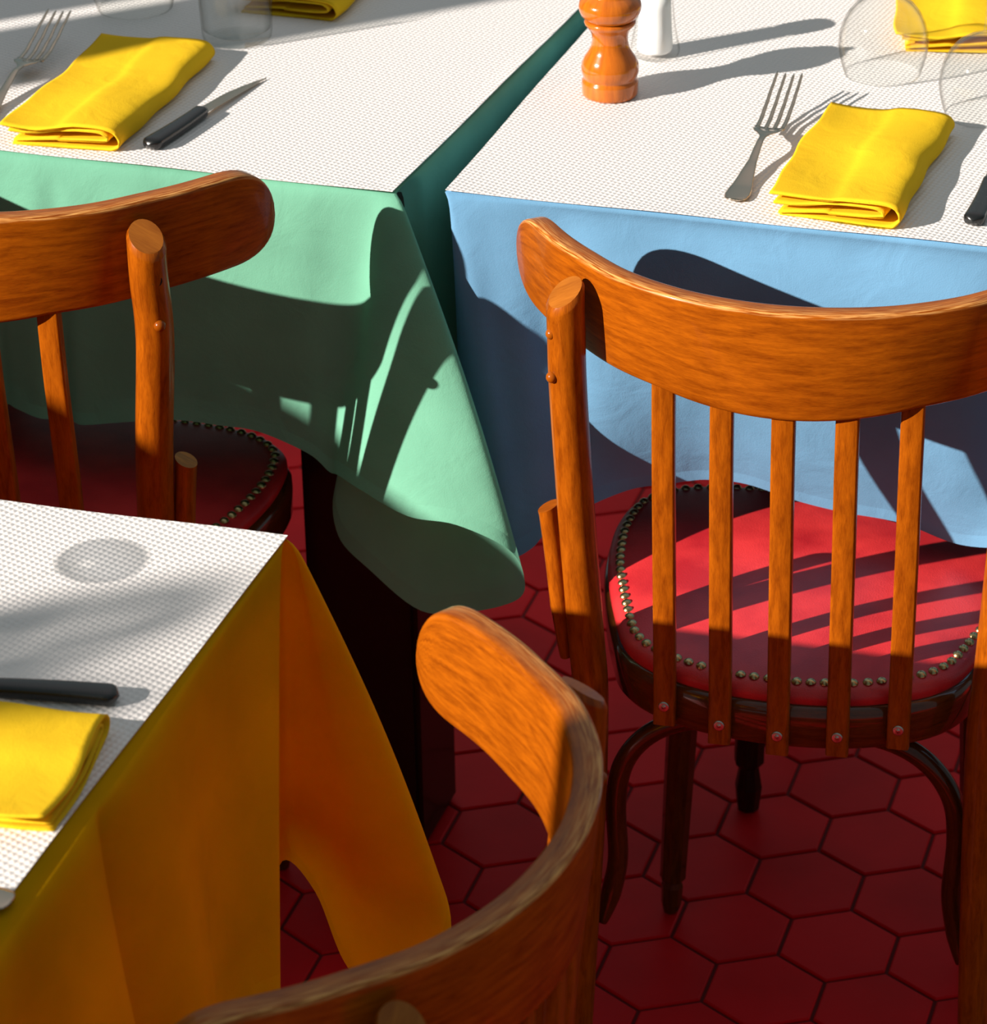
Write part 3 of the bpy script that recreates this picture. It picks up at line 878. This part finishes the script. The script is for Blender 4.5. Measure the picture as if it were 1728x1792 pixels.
mill.scale = (.934,) * 3

shk = thing('salt_shaker', 'glass salt shaker full of white salt behind the pepper mill', 'salt shaker', (0.1695, 3.0990, TZ))
def faceted(prof, n=12, inner=0):
    bm = bmesh.new(); rings = []
    for r_, z in prof: rings.append([Vector((r_ * math.cos(2 * math.pi * k / (n * 2)) * (1 - .035 * (k % 2)), r_ * math.sin(2 * math.pi * k / (n * 2)) * (1 - .035 * (k % 2)), z)) for k in range(n * 2)])
    loft(bm, rings); return bm
bm = faceted([(.0225, .0), (.0262, .002), (.0268, .006), (.0255, .014), (.0215, .035), (.0195, .055), (.0190, .070), (.0175, .078)]); obj('glass_body', bm, GLASS, shk)
bm = bmesh.new(); lathe(bm, [(0, .005), (.017, .005), (.019, .008), (.0178, .030), (.0168, .055), (.0165, .066), (.010, .0675), (0, .067)], 32); obj('salt', bm, SALT, shk)
bm = bmesh.new(); lathe(bm, [(.0185, .074), (.0190, .076), (.0188, .086), (.0165, .091), (.0, .0935)], 32); obj('metal_cap', bm, STEEL, shk)
shk.scale = (.934,) * 3

# ------------------------------------------------------------------ glasses
def stem_glass(label, loc, upside=True, s=1.0):
    t = thing('stem_glass', label, 'glass', (loc[0], loc[1], TZ), 0, 'stem glasses set upside down')
    def dbl(prof, th):
        inner = [(max(r_ - th, 0), z - (0 if i else 0)) for i, (r_, z) in enumerate(prof)]
        return prof
    bowl = [(.0400, .0003), (.0403, .002), (.0430, .010), (.0460, .022), (.0472, .032), (.0462, .044), (.0430, .056), (.0375, .067), (.0300, .076), (.0200, .0825), (.0100, .0860), (.0050, .0885)]
    inn = [(r_ - .0011, z if z < .08 else z - .0016) for r_, z in bowl[:-1]][::-1]
    bm = bmesh.new(); lathe(bm, bowl[::-1] and ([(0, .0845)] + [(r_ - .0011, z - .0015) for r_, z in bowl[::-1][1:] if z < .087 and r_ > .0105] + [(.0389, .0003)] + bowl), 64)
    obj('bowl', bm, GLASS, t)
    bm = bmesh.new(); lathe(bm, [(.0050, .0885), (.0042, .095), (.0036, .11), (.0036, .135), (.0042, .150), (.007, .156)], 24); obj('stem', bm, GLASS, t)
    bm = bmesh.new(); lathe(bm, [(.007, .156), (.018, .1585), (.034, .1605), (.0352, .1618), (.034, .1626), (.0, .1622)], 48); obj('foot', bm, GLASS_THICK, t)
    t.scale = (.934 * s,) * 3
    return t
stem_glass('upside down stem glass just right of the pepper mill shadows', (0.3895, 3.0369))
stem_glass('upside down stem glass cut off by the right edge', (0.4735, 2.9244))
stem_glass('upside down stem glass at the top left, only its rim in view', (-0.3643, 3.2662), s=1.05)
stem_glass('upside down stem glass off to the left, casting its shadow on the near paper', (-0.5931, 1.9427))
tum = thing('tumbler', 'clear thick based water tumbler at the upper left', 'glass', (-0.2517, 3.1681, TZ))
bm = bmesh.new()
lathe(bm, [(0, 0), (.034, 0), (.0375, .003), (.0385, .010), (.0415, .085), (.0412, .0865), (.0402, .085), (.0370, .013), (.030, .0085), (0, .008)], 56)
obj('glass_body', bm, GLASS, tum)
tum.scale = (.934,) * 3

# ------------------------------------------------------------------ unseen leafy branch, added only to cast a soft shadow on the near paper
LEAF = cloth('leaf_green', (.05, .16, .03, 1), trans=.15, hem=False)
def branch(label, target, dist, n, sx, sy, seed):
    rr = random.Random(seed)
    c = Vector(target) - sdir * dist
    bm = bmesh.new()
    ax = sdir.cross(Vector((0, 0, 1))).normalized(); ay = ax.cross(sdir).normalized()
    st = [c + ax * (sx * (k / 8 - .5) * 2.4) + ay * .01 * math.sin(k) for k in range(9)]
    tube(bm, st, .006, 6)
    for k in range(n):
        p = c + ax * rr.uniform(-sx, sx) + ay * rr.gauss(0, sy * .5) + sdir * rr.uniform(-.15, .15)
        q = Vector((rr.uniform(-1, 1), rr.uniform(-1, 1), rr.uniform(-1, 1))).normalized()
        a = q.orthogonal().normalized(); b2 = q.cross(a)
        L_ = rr.uniform(.03, .055); W2 = L_ * .42
        vs2 = []
        for j in range(10):
            t = 2 * math.pi * j / 10
            vs2.append(bm.verts.new(p + a * L_ * math.cos(t) + b2 * W2 * math.sin(t) + q * .006 * math.cos(2 * t)))
        bm.faces.new(vs2)
    o = obj('shadow_branch', bm, LEAF); tag(o, label, 'branch')
branch('leafy branch added out of view to cast soft shade on the paper on the yellow cloth', (-.33, 1.935, .832), 5.0, 26, .075, .04, 2)
